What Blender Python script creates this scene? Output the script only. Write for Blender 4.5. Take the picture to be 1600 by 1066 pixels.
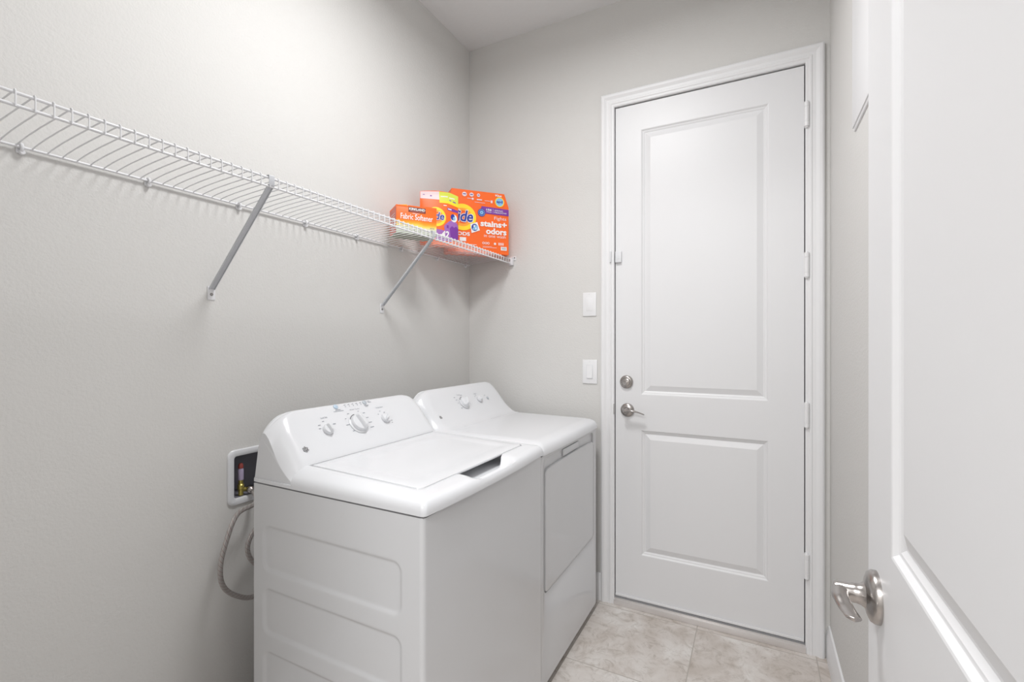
import bpy, bmesh, math, random
from mathutils import Vector, Matrix
random.seed(4)
for o in list(bpy.data.objects): bpy.data.objects.remove(o, do_unlink=True)
S = bpy.context.scene
COL = S.collection
R = math.radians
# ------------------------------------------------------------------ camera, exposure, world, lights
H = 1.306                      # eye height
XL, XR, YB, YF, ZC = -1.489, 0.270, 2.33, -0.06, 3.004   # room: left, right, back, front, ceiling
cam = bpy.data.objects.new('camera', bpy.data.cameras.new('camera')); COL.objects.link(cam)
cam.data.sensor_width = 36; cam.data.lens = 736/1600*36; cam.data.clip_start = 0.02
cam.data.shift_y = (534.4-533)/1600
cam.location = (0, 0, H); cam.rotation_euler = (R(90), 0, R(27.41))
S.camera = cam
S.view_settings.view_transform = 'Standard'; S.view_settings.look = 'None'
S.view_settings.gamma = 1; S.view_settings.use_curve_mapping = False
S.view_settings.exposure = 0.10
wd = bpy.data.worlds.new('world'); S.world = wd; wd.use_nodes = True
wd.node_tree.nodes['Background'].inputs[0].default_value = (0.9, 0.95, 1, 1)
wd.node_tree.nodes['Background'].inputs[1].default_value = 0.6
def area(name, loc, rot, size, power, col=(1, 1, 1), shape='DISK', size_y=None, spread=180):
    d = bpy.data.lights.new(name, 'AREA'); d.energy = power; d.color = col; d.shape = shape; d.size = size
    if size_y: d.size_y = size_y
    d.spread = R(spread)
    o = bpy.data.objects.new(name, d); COL.objects.link(o); o.location = loc; o.rotation_euler = rot; return o
LIGHT = (-0.58, 1.12)          # ceiling lamp of the laundry room
area('room_lamp_light', (LIGHT[0], LIGHT[1], ZC-0.14), (0, 0, 0), 0.46, 20, (0.99, 0.995, 1.0))
area('hall_fill_light', (-0.3, -1.1, 2.62), (0, 0, 0), 0.6, 44, (0.99, 0.995, 1.0))  # added fill from behind the camera, an unseen lamp in the hall

# ------------------------------------------------------------------ materials
def mat(name, col=(.8, .8, .8), rough=.5, metal=0, spec=.5, coat=0, bump=None, emit=None):
    m = bpy.data.materials.new(name); m.use_nodes = True
    nt = m.node_tree; b = nt.nodes['Principled BSDF']
    b.inputs['Base Color'].default_value = (*col, 1); b.inputs['Roughness'].default_value = rough
    b.inputs['Metallic'].default_value = metal; b.inputs['Specular IOR Level'].default_value = spec
    b.inputs['Coat Weight'].default_value = coat; b.inputs['Coat Roughness'].default_value = .08
    if emit: b.inputs['Emission Color'].default_value = (*emit[0], 1); b.inputs['Emission Strength'].default_value = emit[1]
    if bump:
        sc, st, dist = bump
        tc = nt.nodes.new('ShaderNodeTexCoord'); n = nt.nodes.new('ShaderNodeTexNoise'); bp = nt.nodes.new('ShaderNodeBump')
        n.inputs['Scale'].default_value = sc; n.inputs['Detail'].default_value = 3; n.inputs['Roughness'].default_value = .55
        bp.inputs['Strength'].default_value = st; bp.inputs['Distance'].default_value = dist
        nt.links.new(tc.outputs['Object'], n.inputs['Vector']); nt.links.new(n.outputs['Fac'], bp.inputs['Height'])
        nt.links.new(bp.outputs['Normal'], b.inputs['Normal'])
    return m
M = {}
M['wall'] = mat('wall_paint', (.700, .690, .672), .65, spec=.25, bump=(150, .35, .003))
M['ceil'] = mat('ceiling_paint', (.80, .80, .80), .8, spec=.2, bump=(60, .4, .004))
M['trim'] = mat('trim_paint', (.84, .84, .85), .38, bump=(30, .03, .002))
M['door'] = mat('door_paint', (.80, .80, .812), .42, bump=(60, .05, .002))
M['enamel'] = mat('white_enamel', (.68, .685, .70), .16, spec=.5, coat=.3, bump=(500, .02, .0005))
M['plastic'] = mat('white_plastic', (.76, .768, .79), .2, spec=.5, bump=(400, .02, .0005))
M['knob'] = mat('knob_plastic', (.74, .75, .77), .3, bump=(300, .02, .0005))
M['gap'] = mat('dark_grey_fitting', (.10, .10, .11), .7, bump=(80, .1, .001))  # plain dark grey of the machine legs and set screws
M['seam'] = mat('gap_shade_grey', (.35, .35, .37), .6, bump=(80, .1, .001))  # grey put in for the shade of narrow gaps
M['vinyl'] = mat('white_vinyl_wire', (.80, .80, .82), .32, bump=(200, .04, .0005))
M['steel'] = mat('painted_steel_strut', (.60, .61, .64), .35, metal=0, bump=(200, .04, .0005))
M['screw'] = mat('screw_steel', (.30, .29, .28), .35, metal=.9, bump=(200, .05, .0005))
M['nickel'] = mat('satin_nickel', (.42, .395, .38), .27, metal=1, bump=(300, .05, .0004))
M['alu'] = mat('threshold_metal', (.76, .73, .72), .35, metal=.5, bump=(45, .25, .001))
M['sweep'] = mat('dark_door_sweep', (.28, .28, .29), .6, bump=(80, .1, .001))
M['brass'] = mat('valve_brass', (.50, .42, .12), .3, metal=.8, bump=(120, .1, .001))
M['valvelabel'] = mat('valve_sleeve', (.42, .36, .50), .4, bump=(90, .1, .001))
M['valvered'] = mat('valve_red', (.28, .05, .04), .5, bump=(90, .1, .001))
M['boxin'] = mat('outlet_box_interior', (.22, .215, .25), .5, bump=(60, .1, .001))
M['logo'] = mat('logo_grey', (.11, .11, .12), .35, bump=(200, .03, .0003))
M['print'] = mat('panel_print_grey', (.27, .29, .33), .5, bump=(200, .03, .0003))
M['blue'] = mat('light_blue_button', (.50, .62, .74), .3, bump=(200, .03, .0003))
M['greybtn'] = mat('grey_button', (.50, .54, .58), .3, bump=(200, .03, .0003))
M['orange'] = mat('orange_card', (.95, .145, .012), .42, bump=(120, .06, .0006))
M['orange2'] = mat('deep_orange_card', (.80, .10, .02), .45, bump=(120, .06, .0006))
M['ltorange'] = mat('light_orange_ink', (1.0, .38, .03), .45, bump=(120, .06, .0006))
M['yellow'] = mat('yellow_ink', (1.0, .72, .02), .45, bump=(120, .06, .0006))
M['lime'] = mat('lime_ink', (.66, .72, .07), .45, bump=(120, .06, .0006))
M['white'] = mat('white_ink', (.88, .87, .87), .5, bump=(120, .06, .0006))
M['pinkwhite'] = mat('pale_pink_ink', (.80, .66, .68), .5, bump=(120, .06, .0006))
M['cream'] = mat('pale_green_cream_ink', (.78, .80, .66), .5, bump=(120, .06, .0006))
M['navy'] = mat('navy_ink', (.02, .035, .32), .45, bump=(120, .06, .0006))
M['ltblue'] = mat('pod_blue_ink', (.25, .52, .80), .45, bump=(120, .06, .0006))
M['purple'] = mat('purple_ink', (.20, .04, .34), .45, bump=(120, .06, .0006))
M['lilac'] = mat('lilac_ink', (.34, .14, .48), .45, bump=(120, .06, .0006))
M['maroon'] = mat('maroon_ink', (.12, .035, .04), .45, bump=(120, .06, .0006))
M['pinkside'] = mat('pink_red_print', (.72, .22, .17), .5, bump=(120, .06, .0006))
M['sagegrey'] = mat('sage_grey_print', (.36, .37, .27), .5, bump=(120, .06, .0006))
M['lampglass'] = mat('lit_lamp_glass', (.9, .9, .9), .4, bump=(20, .02, .001), emit=((1, .97, .93), 3.0))

def gradient_card():
    m = mat('orange_to_yellow_card', (1, .2, .02), .42); nt = m.node_tree; b = nt.nodes['Principled BSDF']
    tc = nt.nodes.new('ShaderNodeTexCoord'); sp = nt.nodes.new('ShaderNodeSeparateXYZ'); ma = nt.nodes.new('ShaderNodeMath'); ad = nt.nodes.new('ShaderNodeMath')
    nz = nt.nodes.new('ShaderNodeTexNoise'); nz.inputs['Scale'].default_value = 14
    ma.operation = 'MULTIPLY'; ma.inputs[1].default_value = .16
    ad.operation = 'ADD'
    cr = nt.nodes.new('ShaderNodeValToRGB'); e = cr.color_ramp.elements
    # height (m) of the printed artwork: pale band at the foot, yellow glow, orange above
    e[0].position = 0; e[0].color = (.55, .62, .50, 1); e[1].position = 1; e[1].color = (.92, .13, .01, 1)
    for p, c in ((.20, (.74, .78, .64, 1)), (.29, (1, .74, .15, 1)), (.37, (1, .40, .02, 1)), (.48, (.96, .16, .01, 1))):
        x = e.new(p); x.color = c
    m1 = nt.nodes.new('ShaderNodeMath'); m1.operation = 'MULTIPLY'; m1.inputs[1].default_value = 1/.13
    nt.links.new(tc.outputs['Object'], sp.inputs[0]); nt.links.new(tc.outputs['Object'], nz.inputs['Vector'])
    nt.links.new(sp.outputs['Z'], m1.inputs[0]); nt.links.new(nz.outputs['Fac'], ma.inputs[0])
    nt.links.new(m1.outputs[0], ad.inputs[0]); nt.links.new(ma.outputs[0], ad.inputs[1])
    sb = nt.nodes.new('ShaderNodeMath'); sb.operation = 'SUBTRACT'; sb.inputs[1].default_value = .08
    nt.links.new(ad.outputs[0], sb.inputs[0]); nt.links.new(sb.outputs[0], cr.inputs[0]); nt.links.new(cr.outputs[0], b.inputs['Base Color'])
    return m
M['gradcard'] = gradient_card()

def braided():
    m = mat('braided_steel', (.5, .5, .5), .38, metal=.75); nt = m.node_tree; b = nt.nodes['Principled BSDF']
    uv = nt.nodes.new('ShaderNodeUVMap')
    def wave(rot, sc):
        mp = nt.nodes.new('ShaderNodeMapping'); mp.inputs['Rotation'].default_value = (0, 0, R(rot))
        w = nt.nodes.new('ShaderNodeTexWave'); w.inputs['Scale'].default_value = sc
        nt.links.new(uv.outputs[0], mp.inputs[0]); nt.links.new(mp.outputs[0], w.inputs['Vector']); return w
    w1 = wave(45, 22); w2 = wave(-45, 22); w3 = wave(35, 1.6)
    mx = nt.nodes.new('ShaderNodeMath'); mx.operation = 'MAXIMUM'
    nt.links.new(w1.outputs['Fac'], mx.inputs[0]); nt.links.new(w2.outputs['Fac'], mx.inputs[1])
    cr = nt.nodes.new('ShaderNodeValToRGB'); cr.color_ramp.elements[0].color = (.16, .14, .14, 1); cr.color_ramp.elements[1].color = (.66, .63, .61, 1)
    nt.links.new(mx.outputs[0], cr.inputs[0])
    c2 = nt.nodes.new('ShaderNodeValToRGB'); c2.color_ramp.elements[0].position = .02; c2.color_ramp.elements[0].color = (.70, .52, .50, 1); c2.color_ramp.elements[1].position = .05; c2.color_ramp.elements[1].color = (1, 1, 1, 1)
    nt.links.new(w3.outputs['Fac'], c2.inputs[0])
    mm = nt.nodes.new('ShaderNodeMix'); mm.data_type = 'RGBA'; mm.blend_type = 'MULTIPLY'; mm.inputs['Factor'].default_value = 1
    nt.links.new(cr.outputs[0], mm.inputs['A']); nt.links.new(c2.outputs[0], mm.inputs['B']); nt.links.new(mm.outputs['Result'], b.inputs['Base Color'])
    bp = nt.nodes.new('ShaderNodeBump'); bp.inputs['Distance'].default_value = .001; bp.inputs['Strength'].default_value = .6
    nt.links.new(mx.outputs[0], bp.inputs['Height']); nt.links.new(bp.outputs['Normal'], b.inputs['Normal'])
    return m
M['braid'] = braided()

def tile_floor():
    m = mat('travertine_tile', (.6, .55, .5), .38); nt = m.node_tree; b = nt.nodes['Principled BSDF']; L = nt.links; N = nt.nodes
    g = N.new('ShaderNodeNewGeometry'); sp = N.new('ShaderNodeSeparateXYZ'); L.new(g.outputs['Position'], sp.inputs[0])
    def ma(op, a, b_=None, c=None):
        n = N.new('ShaderNodeMath'); n.operation = op
        for i, v in enumerate((a, b_, c)):
            if v is None: continue
            if isinstance(v, (int, float)): n.inputs[i].default_value = v
            else: L.new(v, n.inputs[i])
        return n.outputs[0]
    TX, TY = .4605, .4555
    ux = ma('DIVIDE', ma('SUBTRACT', sp.outputs['X'], -.24), TX); uy = ma('DIVIDE', ma('SUBTRACT', sp.outputs['Y'], 2.289), TY)
    fx = ma('FRACT', ux); fy = ma('FRACT', uy)
    dx = ma('MULTIPLY', ma('MINIMUM', fx, ma('SUBTRACT', 1, fx)), TX); dy = ma('MULTIPLY', ma('MINIMUM', fy, ma('SUBTRACT', 1, fy)), TY)
    d = ma('MINIMUM', dx, dy)
    grout = ma('LESS_THAN', d, .0019)
    cid = N.new('ShaderNodeCombineXYZ'); L.new(ma('FLOOR', ux), cid.inputs[0]); L.new(ma('FLOOR', uy), cid.inputs[1])
    wn = N.new('ShaderNodeTexWhiteNoise'); L.new(cid.outputs[0], wn.inputs['Vector'])
    off = N.new('ShaderNodeVectorMath'); off.operation = 'MULTIPLY_ADD'; L.new(wn.outputs['Color'], off.inputs[0]); off.inputs[1].default_value = (9, 9, 9); L.new(g.outputs['Position'], off.inputs[2])
    n1 = N.new('ShaderNodeTexNoise'); n1.inputs['Scale'].default_value = 5; n1.inputs['Detail'].default_value = 8; n1.inputs['Roughness'].default_value = .62; n1.inputs['Distortion'].default_value = .7; L.new(off.outputs[0], n1.inputs['Vector'])
    n2 = N.new('ShaderNodeTexNoise'); n2.inputs['Scale'].default_value = 16; n2.inputs['Detail'].default_value = 8; n2.inputs['Roughness'].default_value = .75; n2.inputs['Distortion'].default_value = 1.5; L.new(off.outputs[0], n2.inputs['Vector'])
    c1 = N.new('ShaderNodeValToRGB'); e = c1.color_ramp.elements
    e[0].position = .30; e[0].color = (.50, .44, .39, 1); e[1].position = .66; e[1].color = (.76, .73, .70, 1); x = e.new(.48); x.color = (.64, .59, .55, 1)
    L.new(n1.outputs['Fac'], c1.inputs[0])
    c2 = N.new('ShaderNodeValToRGB'); e = c2.color_ramp.elements; e[0].position = .34; e[0].color = (.62, .58, .54, 1); e[1].position = .5; e[1].color = (1, 1, 1, 1); L.new(n2.outputs['Fac'], c2.inputs[0])
    mm = N.new('ShaderNodeMix'); mm.data_type = 'RGBA'; mm.blend_type = 'MULTIPLY'; mm.inputs['Factor'].default_value = .7
    L.new(c1.outputs[0], mm.inputs['A']); L.new(c2.outputs[0], mm.inputs['B'])
    mg = N.new('ShaderNodeMix'); mg.data_type = 'RGBA'; L.new(grout, mg.inputs['Factor']); L.new(mm.outputs['Result'], mg.inputs['A']); mg.inputs['B'].default_value = (.44, .40, .36, 1)
    L.new(mg.outputs['Result'], b.inputs['Base Color'])
    bp = N.new('ShaderNodeBump'); bp.inputs['Distance'].default_value = .002; bp.inputs['Strength'].default_value = .5
    L.new(ma('SUBTRACT', ma('MULTIPLY', n2.outputs['Fac'], .25), grout), bp.inputs['Height']); L.new(bp.outputs['Normal'], b.inputs['Normal'])
    return m
M['tile'] = tile_floor()

# ------------------------------------------------------------------ mesh helpers
class MB:
    """collects shapes, build() links them as one object"""
    def __init__(s): s.v = []; s.f = []
    def add(s, vs, fs):
        n = len(s.v); s.v += [tuple(v) for v in vs]; s.f += [tuple(i+n for i in f) for f in fs]; return s
    def box(s, x0, x1, y0, y1, z0, z1, bev=0, seg=2, mtx=None):
        bm = bmesh.new(); bmesh.ops.create_cube(bm, size=1)
        for v in bm.verts: v.co = Vector(((x0+x1)/2+v.co.x*(x1-x0), (y0+y1)/2+v.co.y*(y1-y0), (z0+z1)/2+v.co.z*(z1-z0)))
        if bev: bmesh.ops.bevel(bm, geom=bm.edges[:], offset=bev, segments=seg, affect='EDGES', profile=.5)
        return s.frombm(bm, mtx)
    def frombm(s, bm, mtx=None):
        if mtx: bmesh.ops.transform(bm, matrix=mtx, verts=bm.verts)
        bm.verts.index_update(); s.add([v.co[:] for v in bm.verts], [[v.index for v in f.verts] for f in bm.faces]); bm.free(); return s
    def loft(s, loops, cap0=True, cap1=True, closed=True):
        n = len(loops[0]); vs = [p for l in loops for p in l]; fs = []
        for i in range(len(loops)-1):
            for j in range(n if closed else n-1):
                k = (j+1) % n; fs.append((i*n+j, i*n+k, (i+1)*n+k, (i+1)*n+j))
        if cap0: fs.append(tuple(reversed(range(n))))
        if cap1: fs.append(tuple((len(loops)-1)*n+j for j in range(n)))
        return s.add(vs, fs)
    def tube(s, pts, r, n=8, caps=True):
        pts = [Vector(p) for p in pts]; loops = []; up = None
        rs = r if isinstance(r, (list, tuple)) else [r]*len(pts)
        for i, p in enumerate(pts):
            d = (pts[min(i+1, len(pts)-1)]-pts[max(i-1, 0)]).normalized()
            if up is None:
                up = Vector((0, 0, 1)) if abs(d.z) < .9 else Vector((1, 0, 0))
            a = d.cross(up).normalized(); up = a.cross(d).normalized()
            loops.append([p+(a*math.cos(t)+up*math.sin(t))*rs[i] for t in [2*math.pi*k/n for k in range(n)]])
        return s.loft(loops, caps, caps)
    def lathe(s, prof, mtx=Matrix(), n=32):
        """prof: (radius, height) pairs about local z"""
        loops = [[mtx @ Vector((r*math.cos(2*math.pi*k/n), r*math.sin(2*math.pi*k/n), h)) for k in range(n)] for r, h in prof]
        return s.loft(loops)
    def build(s, name, m, parent=None, smooth=40, uvtube=None, label=None):
        me = bpy.data.meshes.new(name); me.from_pydata(s.v, [], s.f); me.validate()
        bm = bmesh.new(); bm.from_mesh(me); bmesh.ops.recalc_face_normals(bm, faces=bm.faces); bm.to_mesh(me); bm.free()
        me.materials.append(m)
        if smooth:
            me.polygons.foreach_set('use_smooth', [True]*len(me.polygons)); me.set_sharp_from_angle(angle=R(smooth))
        o = bpy.data.objects.new(name, me); COL.objects.link(o)
        if parent: o.parent = parent
        if label: o['label'] = label
        return o
def empty(name, loc=(0, 0, 0), rz=0):
    o = bpy.data.objects.new(name, None); COL.objects.link(o); o.location = loc; o.rotation_euler = (0, 0, rz); o.empty_display_size = .05; return o
def tag(o, label, cat, group=None):
    o['label'] = label; o['category'] = cat
    if group: o['group'] = group
    return o
def struct(o): o['kind'] = 'structure'; return o
def rrect(u0, u1, v0, v1, r, ns=8, nst=(12, 12)):
    """rounded rectangle, r = one radius or (u0v0, u1v0, u1v1, u0v1); same point count always"""
    rs = r if isinstance(r, (tuple, list)) else (r,)*4
    cs = [(u0, v0, 180, rs[0], 1, 1), (u1, v0, 270, rs[1], -1, 1), (u1, v1, 0, rs[2], -1, -1), (u0, v1, 90, rs[3], 1, -1)]
    arcs = []
    for (cu, cv, a, rr, su, sv) in cs:
        rr = max(rr, 1e-5); arcs.append([(cu+su*rr+rr*math.cos(R(a+90*k/ns)), cv+sv*rr+rr*math.sin(R(a+90*k/ns))) for k in range(ns+1)])
    out = []
    for i in range(4):
        out += arcs[i]; p = arcs[i][-1]; q = arcs[(i+1) % 4][0]; n = nst[i % 2]
        out += [(p[0]+(q[0]-p[0])*k/n, p[1]+(q[1]-p[1])*k/n) for k in range(1, n)]
    return out
def sst(x): x = max(0, min(1, x)); return x*x*(3-2*x)
def link_curve(pts, n=8):
    """Catmull-Rom through pts"""
    P = [Vector(p) for p in pts]; P = [2*P[0]-P[1]]+P+[2*P[-1]-P[-2]]; out = []
    for i in range(1, len(P)-2):
        for k in range(n):
            t = k/n; a, b, c, d = P[i-1], P[i], P[i+1], P[i+2]
            out.append(.5*((2*b)+(c-a)*t+(2*a-5*b+4*c-d)*t*t+(3*b-a-3*c+d)*t**3))
    out.append(P[-2]); return out
_dg = None
def text_mb(mb, s, u0, v0, u1=None, v1=None, mtx=Matrix(), bold=0, shear=0, lift=0, ext=.00012, align='L', gap=1.0):
    """lettering of string s scaled to the rectangle u0..u1 x v0..v1 of the plane mtx (x right, y up, z out)"""
    c = bpy.data.curves.new('t', 'FONT'); c.body = s; c.size = 1; c.shear = shear; c.offset = bold; c.resolution_u = 3; c.space_character = gap
    o = bpy.data.objects.new('t', c); COL.objects.link(o); bpy.context.view_layer.update()
    me = bpy.data.meshes.new_from_object(o.evaluated_get(bpy.context.evaluated_depsgraph_get()))
    xs = [v.co.x for v in me.vertices]; ys = [v.co.y for v in me.vertices]
    ax, bx, ay, by = min(xs), max(xs), min(ys), max(ys)
    sy = (v1-v0)/(by-ay); sx = (u1-u0)/(bx-ax) if u1 is not None else sy
    vs = [mtx @ Vector((u0+(v.co.x-ax)*sx, v0+(v.co.y-ay)*sy, lift)) for v in me.vertices]
    fs = [tuple(p.vertices) for p in me.polygons]
    mb.add(vs, fs)
    bpy.data.objects.remove(o); bpy.data.curves.remove(c); bpy.data.meshes.remove(me)
    return mb
def flat(mb, pts, mtx, lift): # polygon print
    return mb.add([mtx @ Vector((p[0], p[1], lift)) for p in pts], [tuple(range(len(pts)))])
def disc_pts(cx, cy, rx, ry=None, n=40, a0=0, a1=360):
    ry = ry or rx; return [(cx+rx*math.cos(R(a0+(a1-a0)*k/n)), cy+ry*math.sin(R(a0+(a1-a0)*k/n))) for k in range(n)]
def rect_pts(u0, u1, v0, v1): return [(u0, v0), (u1, v0), (u1, v1), (u0, v1)]
def ring(mb, cx, cy, r0, r1, mtx, lift, n=48, sy=1):
    vs = []; fs = []
    for k in range(n):
        a = 2*math.pi*k/n
        for r in (r0, r1): vs.append(mtx @ Vector((cx+r*math.cos(a), cy+r*math.sin(a)*sy, lift)))
    for k in range(n):
        j = (k+1) % n; fs.append((2*k, 2*k+1, 2*j+1, 2*j))
    return mb.add(vs, fs)

# ------------------------------------------------------------------ room shell
W = .12
DX0, DX1, DZ1 = -.629, .183, 2.478        # entry door opening
OX0, OX1, OZ1 = -.70, .147, 2.478         # doorway the camera stands in
HY = -2.0                                  # far wall of the hall
struct(MB().box(XL-W, 1.4, HY-W, YB+W, -.08, 0).build('floor', M['tile'], smooth=0))
struct(MB().box(XL-W, XR+W, YF-W, YB+W, ZC, ZC+.1).build('ceiling', M['ceil'], smooth=0))
BX = (.931, 1.150, .800, .938)             # hole in the left wall for the washer outlet box (y0 y1 z0 z1)
wl = MB()
wl.box(XL-W, XL, HY-W, BX[0], 0, ZC); wl.box(XL-W, XL, BX[1], YB+W, 0, ZC)
wl.box(XL-W, XL, BX[0], BX[1], 0, BX[2]); wl.box(XL-W, XL, BX[0], BX[1], BX[3], ZC)
struct(wl.build('wall_left', M['wall'], smooth=0))
struct(MB().box(XR, XR+W, YF-W, YB+W, 0, ZC).build('wall_right', M['wall'], smooth=0))
wb = MB()
wb.box(XL, DX0-.02, YB, YB+W, 0, ZC); wb.box(DX1+.02, XR, YB, YB+W, 0, ZC); wb.box(DX0-.02, DX1+.02, YB, YB+W, DZ1+.02, ZC)
struct(wb.build('wall_back', M['wall'], smooth=0))
wf = MB()
wf.box(XL, OX0, YF-W, YF, 0, ZC); wf.box(OX1+.035, XR, YF-W, YF, 0, ZC); wf.box(OX0, OX1+.035, YF-W, YF, OZ1, ZC)
struct(wf.build('wall_front', M['wall'], smooth=0))
hall = MB(); hall.box(XL-W, 1.4, HY-W, HY, 0, 2.75); hall.box(1.4, 1.4+W, HY-W, YF-W, 0, 2.75); hall.box(XR+W, 1.4, YF-W, YF, 0, 2.75)
struct(hall.build('wall_hall', M['wall'], smooth=0))
struct(MB().box(XL-W, 1.4+W, HY-W, YF-W, 2.75, 2.85).build('ceiling_hall', M['ceil'], smooth=0))

def casing(name, x0, x1, z1, yw, sgn, w=.067):
    """profiled casing round an opening (inner edges x0,x1,z1), on wall plane yw, standing out by -sgn"""
    prof = [(0, 0), (0, .009), (.004, .012), (.012, .012), (.016, .0155), (.022, .0155), (.026, .0125), (.038, .0125), (.044, .016), (.05, .0195), (.060, .0195), (.067, .015), (.067, 0)]
    loops = []
    for (px, pz, ex, ez) in ((x0, 0, -1, 0), (x0, z1, -1, 1), (x1, z1, 1, 1), (x1, 0, 1, 0)):
        loops.append([(px+ex*a*w/.067, yw-sgn*h, pz+ez*a*w/.067) for a, h in prof])
    return struct(MB().loft(loops, True, True, closed=True).build(name, M['trim'], smooth=25))
casing('trim_1', DX0, DX1, DZ1, YB, 1)
casing('trim_2', OX0+.004, OX1+.031, OZ1-.004, YF, -1, .06)
# jambs of the entry door, and the frame of the near doorway
j = MB(); j.box(DX0-.02, DX0-.001, YB-.001, YB+W, 0, DZ1+.02); j.box(DX1+.001, DX1+.02, YB-.001, YB+W, 0, DZ1+.02); j.box(DX0-.001, DX1+.001, YB-.001, YB+W, DZ1+.001, DZ1+.02)
j.box(DX0-.001, DX0+.012, YB+.052, YB+.09, 0, DZ1); j.box(DX1-.012, DX1+.001, YB+.052, YB+.09, 0, DZ1); j.box(DX0, DX1, YB+.052, YB+.09, DZ1-.012, DZ1+.001)
struct(j.build('trim_3', M['trim'], smooth=0))
j = MB(); j.box(OX0, OX0+.018, YF-W, YF, 0, OZ1); j.box(OX1+.017, OX1+.035, YF-W, YF, 0, OZ1); j.box(OX0+.018, OX1+.017, YF-W, YF, OZ1-.018, OZ1)
struct(j.build('trim_4', M['trim'], smooth=0))
# outdoors beyond the door is shut off by a plain backing
struct(MB().box(DX0-.1, DX1+.1, YB+W, YB+W+.03, 0, DZ1+.1).build('wall_outer', M['wall'], smooth=0))

def baseboard(name, p, q, nrm, h=.134):
    prof = [(0, 0), (.0135, 0), (.0135, h-.04), (.0115, h-.033), (.0115, h-.026), (.0085, h-.018), (.0085, h-.012), (.006, h-.003), (0.003, h), (0, h)]
    nx, ny = nrm
    loops = [[(a[0]+nx*d, a[1]+ny*d, z) for d, z in prof] for a in (p, q)]
    return struct(MB().loft(loops).build(name, M['trim'], smooth=25))
baseboard('baseboard_right', (XR, YF), (XR, YB-.0005), (-1, 0))
baseboard('baseboard_back', (XL, YB), (DX0-.067, YB), (0, -1))
baseboard('baseboard_left', (XL, YF), (XL, YB-.0005), (1, 0))
baseboard('baseboard_front', (XL+.014, YF), (OX0-.056, YF), (0, 1))

# ------------------------------------------------------------------ doors
def panel_slab(w, h, thk, panels):
    """moulded two-panel door: local u 0..w, v 0..h, front at depth 0, depth grows backwards"""
    mb = MB()
    us = sorted({0, w}|{p for q in panels for p in q[:2]}); vs_ = sorted({0, h}|{p for q in panels for p in q[2:]})
    prof = [(0, 0), (.0025, .0008), (.0078, .0060), (.0095, .0066), (.0115, .0069), (.0175, .0108), (.0200, .0112), (.0425, .0028), (.0450, .0020), (.0470, .0020)]
    for side in (0, 1):
        dd = (lambda d: d) if side == 0 else (lambda d: thk-d)
        for i in range(len(us)-1):
            for k in range(len(vs_)-1):
                a, b, c, d = us[i], us[i+1], vs_[k], vs_[k+1]
                pn = [q for q in panels if abs(q[0]-a) < 1e-6 and abs(q[1]-b) < 1e-6 and abs(q[2]-c) < 1e-6 and abs(q[3]-d) < 1e-6]
                if not pn: mb.add([(a, dd(0), c), (b, dd(0), c), (b, dd(0), d), (a, dd(0), d)], [(0, 1, 2, 3)])
                else:
                    loops = [[(a+o, dd(e), c+o), (b-o, dd(e), c+o), (b-o, dd(e), d-o), (a+o, dd(e), d-o)] for o, e in prof]
                    mb.loft(loops, cap0=False)
    mb.add([(0, 0, 0), (w, 0, 0), (w, thk, 0), (0, thk, 0), (0, 0, h), (w, 0, h), (w, thk, h), (0, thk, h)], [(0, 1, 2, 3), (4, 5, 6, 7), (1, 2, 6, 5), (3, 0, 4, 7)])
    return mb
def weld(o):
    bm = bmesh.new(); bm.from_mesh(o.data); bmesh.ops.remove_doubles(bm, verts=bm.verts, dist=1e-5); bmesh.ops.recalc_face_normals(bm, faces=bm.faces); bm.to_mesh(o.data); bm.free()
    o.data.set_sharp_from_angle(angle=R(14))
# entry door. u runs +x from its left edge, depth +y
dw = DX1-DX0-.007; z0 = .040
d1 = panel_slab(dw, DZ1-z0-.005, .044, [(.125, .673, .262-z0, .875-z0), (.125, .673, 1.048-z0, 2.345-z0)]).build('door_1', M['door'], smooth=14)
d1.location = (DX0+.0035, YB+.004, z0); weld(d1); struct(d1)
ox, oy = DX0+.0035, YB+.004
def P1(mb, name, m, **k): o = mb.build(name, m, d1, **k); o.location = (-d1.location.x, -d1.location.y, -d1.location.z); return o
fm = lambda x, z, y=oy: Matrix.Translation((x, y, z)) @ Matrix.Rotation(R(90), 4, 'X')   # local z -> -y
# deadbolt
m_ = fm(-.570, 1.108)
db = P1(MB().lathe([(0, 0), (.0325, 0), (.0325, .006), (.030, .011), (.026, .0135), (.0225, .014), (.0215, .0125), (.019, .0125), (.018, .016), (.012, .018), (0, .018)], m_), 'deadbolt', M['nickel'])
db2 = MB(); db2.box(-.012, .012, -.003, .003, .017, .0225, .0015, mtx=m_); o = db2.build('keyhole_plate', M['nickel'], db)
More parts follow.
